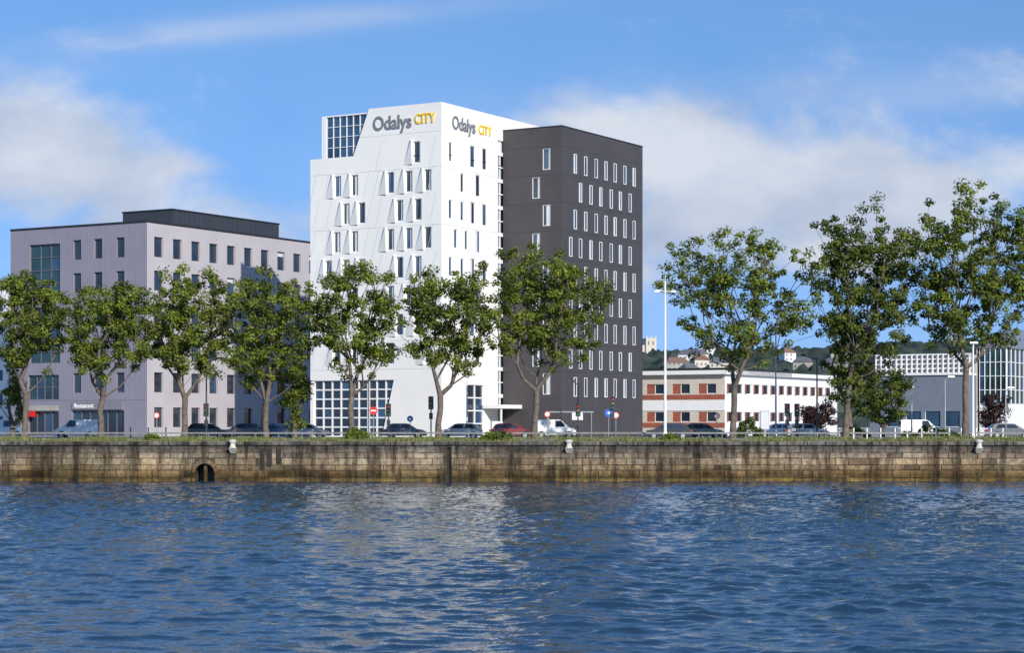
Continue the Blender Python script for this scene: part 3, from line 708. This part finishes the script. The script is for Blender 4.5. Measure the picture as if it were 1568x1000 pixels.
for i in range(14):
    mb=MB(); X=WP(1285+i*21,176+random.uniform(-.5,.5)); mb.lathe(X,176,[(.06,0),(.06,.95),(.08,1.0),(.05,1.08)],'whitepole',8); mb.obj('bollard')
for i in range(10):
    mb=MB(); X=WP(200+i*27,195); mb.lathe(X,195,[(.06,.1),(.06,1.0),(.08,1.05),(.05,1.12)],'darkpole',8); mb.obj('bollard')

# ------------------------------------------------------------ vehicles
def paint(name,c): 
    m=mat(name,c,.25,.02); m.node_tree.nodes["Principled BSDF"].inputs["Coat Weight"].default_value=.6; return m
PA={'white':paint('car_paint_white',(.75,.75,.75)),'black':paint('car_paint_black',(.015,.016,.018)),'silver':paint('car_paint_silver',(.4,.41,.42)),'red':paint('car_paint_red',(.22,.025,.02)),'grey':paint('car_paint_grey',(.08,.085,.09)),'blue':paint('car_paint_blue',(.02,.05,.15))}
def vehicle(x,D,col,kind='car',flip=1,ang=0,name='parked_car'):
    P_=PA[col]; mb=MB(); W=.86
    if kind=='car':
        lower=[(-2.1,.35),(-2.1,.72),(-1.95,.92),(-1.35,.98),(.95,.98),(1.75,.86),(2.05,.68),(2.1,.35)]
        cab=[(-1.85,.96),(-1.5,1.40),(-1.1,1.48),(.1,1.48),(.45,1.42),(1.15,.96)]; wx=(-1.3,1.3)
    else:
        lower=[(-2.15,.35),(-2.18,1.1),(1.2,1.1),(1.8,.98),(2.1,.75),(2.15,.35)]
        cab=[(-2.16,1.09),(-2.1,1.78),(-1.9,1.85),(.35,1.85),(.65,1.75),(1.35,1.09)]; wx=(-1.35,1.35)
    def loft(pr,w0,w1,m,zl,zh):
        secs=[]
        for s in (-1,1):
            secs.append([(a,s*(w0+(w1-w0)*max(0,min(1,(b-zl)/(zh-zl)))),b) for a,b in pr])
        n=len(pr)
        mb.poly(secs[0],m); mb.poly(secs[1][::-1],m)
        for i in range(n): mb.poly([secs[0][i],secs[0][(i+1)%n],secs[1][(i+1)%n],secs[1][i]],m)
    loft(lower,W,W-.06,P_,.35,1.0)
    zl,zh=cab[0][1],cab[2][1]
    loft(cab,W-.07,W-.24,P_,zl,zh)
    def sidew(z,e): t=(z-zl)/(zh-zl); return (W-.07)+(-.17)*t+e
    za,zb=zl+.06,zh-.1
    wins=[(-1.45,-.45),(-.38,.75)] if kind=='car' else [(.0,.95)]
    for a,b in wins:
        for s in(-1,1):
            sl=(.35 if b>.5 else .05); sa=.3 if (a<-1 and kind=='car') else 0
            mb.poly([(a,s*sidew(za,.006),za),(b,s*sidew(za,.006),za),(b-sl,s*sidew(zb,.006),zb),(a+sa,s*sidew(zb,.006),zb)],'glass')
    (xa,z0),(xb,z1)=cab[-1],cab[-2]
    mb.poly([(xa-.03,-.68,z0+.05),(xa-.03,.68,z0+.05),(xb+.05,.58,z1-.03),(xb+.05,-.58,z1-.03)],'glass')
    (xa,z0),(xb,z1)=cab[0],cab[1]
    mb.poly([(xa+.01,-.66,z0+.1),(xa+.01,.66,z0+.1),(xb-.04,.56,z1-.05),(xb-.04,-.56,z1-.05)],'glass')
    for a in wx:
        for s in(-1,1):
            mb.cyl((a,s*.68,.32),(a,s*.885,.32),.32,.32,'rubber',16); mb.cyl((a,s*.886,.32),(a,s*.895,.32),.2,.18,'steel',10)
            mb.cyl((a,s*.80,.36),(a,s*.868,.36),.38,.38,'black',16)
    for s in(-1,1): mb.box(1.95,2.06,s*.6-.17,s*.6+.17,.62,.74,'frame'); mb.box(-2.14,-2.02,s*.68-.1,s*.68+.1,.7,.9,'red')
    mb.box(-2.16,2.16,-.8,.8,.28,.42,'black')
    rotated(mb,WP(x,D),D,ang+(math.pi if flip<0 else 0),.01); mb.obj(name)
vehicle(118,196,'white','van',-1,name='parked_van'); vehicle(318,192,'black'); vehicle(372,195,'grey',flip=-1); vehicle(470,195,'silver'); vehicle(704,190,'silver',flip=-1); vehicle(783,194,'red'); vehicle(850,197,'white','van',name='parked_van')
vehicle(1022,181,'black',flip=-1); vehicle(1235,195,'silver'); vehicle(8,196,'white','van',name='parked_van'); vehicle(1410,205,'white','van',1,name='parked_van'); vehicle(430,197,'blue'); vehicle(1545,190,'grey'); vehicle(1075,196,'grey'); vehicle(1190,200,'white',flip=-1);vehicle(620,198,'grey')

# ------------------------------------------------------------ world
w=bpy.data.worlds.new("World"); sc.world=w; w.use_nodes=True; nt=w.node_tree; bg=nt.nodes["Background"]
N_=nt.nodes.new; Lk=nt.links.new
def mth(op,a,b=None,c=None,clamp=False):
    n=N_("ShaderNodeMath"); n.operation=op; n.use_clamp=clamp
    for i,v in enumerate((a,b,c)):
        if v is None: continue
        if isinstance(v,(int,float)): n.inputs[i].default_value=v
        else: Lk(v,n.inputs[i])
    return n.outputs[0]
sky=N_("ShaderNodeTexSky"); sky.sky_type='NISHITA'; sky.sun_disc=False; sky.sun_elevation=math.radians(SUN_EL); sky.sun_rotation=math.atan2(SD[0],SD[1]); sky.air_density=1.0; sky.dust_density=.3; sky.ozone_density=3.0
tc=N_("ShaderNodeTexCoord"); gen=tc.outputs["Generated"]
va=N_("ShaderNodeVectorMath"); va.operation='ADD'; Lk(gen,va.inputs[0]); va.inputs[1].default_value=(0,0,.26)
vn=N_("ShaderNodeVectorMath"); vn.operation='NORMALIZE'; Lk(va.outputs[0],vn.inputs[0]); Lk(vn.outputs[0],sky.inputs[0])
sp=N_("ShaderNodeSeparateXYZ"); Lk(gen,sp.inputs[0])
yy=mth('MAXIMUM',mth('ABSOLUTE',sp.outputs[1]),.05)
az=mth('DIVIDE',sp.outputs[0],yy); el=mth('DIVIDE',sp.outputs[2],yy)
cb=N_("ShaderNodeCombineXYZ"); Lk(az,cb.inputs[0]); Lk(mth('MULTIPLY',el,1.7),cb.inputs[1]); Lk(sp.outputs[1],cb.inputs[2])
def nz(scale,detail,rough=.55,off=0,dist=0):
    n=N_("ShaderNodeTexNoise"); n.inputs["Scale"].default_value=scale; n.inputs["Detail"].default_value=detail; n.inputs["Roughness"].default_value=rough; n.inputs["Distortion"].default_value=dist
    a=N_("ShaderNodeVectorMath"); a.operation='ADD'; Lk(cb.outputs[0],a.inputs[0]); a.inputs[1].default_value=(off,off*.7,0); Lk(a.outputs[0],n.inputs["Vector"]); return n.outputs["Fac"]
def blob(x,y,rx,ry,amp,sl=0):
    cx=(x-CX)/F; cy=(HY-y)/F
    dx=mth('SUBTRACT',az,cx); dy=mth('SUBTRACT',mth('SUBTRACT',el,cy),mth('MULTIPLY',dx,sl))
    a=mth('POWER',mth('MULTIPLY',mth('ABSOLUTE',dx),F/rx),2); b=mth('POWER',mth('MULTIPLY',mth('ABSOLUTE',dy),F/ry),2)
    return mth('MULTIPLY',mth('EXPONENT',mth('MULTIPLY',mth('ADD',a,b),-1)),amp)
bl=[(20,190,170,90,.95),(120,300,260,90,.75),(880,190,120,60,.7),(1080,230,170,75,.85),(1230,310,330,75,.75),(1400,260,170,60,.75),(1150,400,500,60,.5),(300,400,300,60,.5),(460,140,60,35,.25)]
tot=None
for b in bl:
    o=blob(*b); tot=o if tot is None else mth('ADD',tot,o)
n1=nz(10,9,.58,0,.3)
dens=mth('ADD',tot,mth('MULTIPLY',mth('SUBTRACT',n1,.5),2.3))
mr=N_("ShaderNodeMapRange"); mr.interpolation_type='SMOOTHSTEP'; mr.inputs["From Min"].default_value=.18; mr.inputs["From Max"].default_value=.88; Lk(dens,mr.inputs["Value"]); cum=mr.outputs[0]
wisp=None
for b in [(400,38,330,22,.75,.10),(620,20,120,14,.35,.1),(1420,130,330,38,.6,0.02),(1050,160,300,25,.3,0),(60,110,120,20,.3,0)]:
    o=blob(*b); wisp=o if wisp is None else mth('ADD',wisp,o)
cb2=N_("ShaderNodeCombineXYZ"); Lk(mth('MULTIPLY',az,6),cb2.inputs[0]); Lk(mth('MULTIPLY',el,28),cb2.inputs[1]); n2=N_("ShaderNodeTexNoise"); n2.inputs["Scale"].default_value=1.5; n2.inputs["Detail"].default_value=6; Lk(cb2.outputs[0],n2.inputs["Vector"])
wis=mth('MULTIPLY',wisp,mth('MULTIPLY_ADD',n2.outputs["Fac"],1.6,-.15),clamp=True)
haze=mth('MULTIPLY',mth('EXPONENT',mth('MULTIPLY',mth('ABSOLUTE',el),-10)),.38)
cov=mth('ADD',mth('ADD',mth('MULTIPLY',cum,.82),mth('MULTIPLY',wis,.55)),haze,clamp=True)
n3=nz(14,5,.5,4.0)
sh=N_("ShaderNodeValToRGB"); sh.color_ramp.elements[0].position=.3; sh.color_ramp.elements[0].color=(.41,.49,.66,1); sh.color_ramp.elements[1].position=.68; sh.color_ramp.elements[1].color=(.72,.76,.83,1)
Lk(mth('ADD',n3,mth('MULTIPLY',mth('SUBTRACT',el,.10),1.8)),sh.inputs["Fac"])
ST=.12
sc10=N_("ShaderNodeVectorMath"); sc10.operation='SCALE'; Lk(sh.outputs[0],sc10.inputs[0]); sc10.inputs["Scale"].default_value=1/ST
tint=N_("ShaderNodeMix"); tint.data_type='RGBA'; tint.blend_type='MULTIPLY'; tint.clamp_result=False; tint.inputs["Factor"].default_value=1; Lk(sky.outputs[0],tint.inputs[6]); tint.inputs[7].default_value=(1.0,1.38,1.66,1)
mx=N_("ShaderNodeMix"); mx.data_type='RGBA'; Lk(cov,mx.inputs["Factor"]); Lk(tint.outputs[2],mx.inputs[6]); Lk(sc10.outputs[0],mx.inputs[7])
Lk(mx.outputs[2],bg.inputs["Color"]); bg.inputs["Strength"].default_value=ST

# ------------------------------------------------------------ sun, camera
sl=bpy.data.lights.new('sun','SUN'); sl.energy=4.9; sl.angle=math.radians(.5); sl.color=(1,.94,.84)
so=bpy.data.objects.new('sun',sl); sc.collection.objects.link(so)
ce=math.cos(math.radians(SUN_EL)); d=Vector((SD[0]*ce,SD[1]*ce,math.sin(math.radians(SUN_EL)))); so.rotation_euler=d.to_track_quat('Z','Y').to_euler()
cam=bpy.data.cameras.new('camera'); co=bpy.data.objects.new('camera',cam); sc.collection.objects.link(co)
co.location=(0,0,EYE); co.rotation_euler=(math.radians(90),0,0); cam.sensor_width=36; cam.lens=F/1568*36; cam.shift_y=150/1568; cam.clip_start=.5; cam.clip_end=20000
sc.camera=co
sc.view_settings.view_transform='Standard'; sc.view_settings.look='None'; sc.view_settings.exposure=0
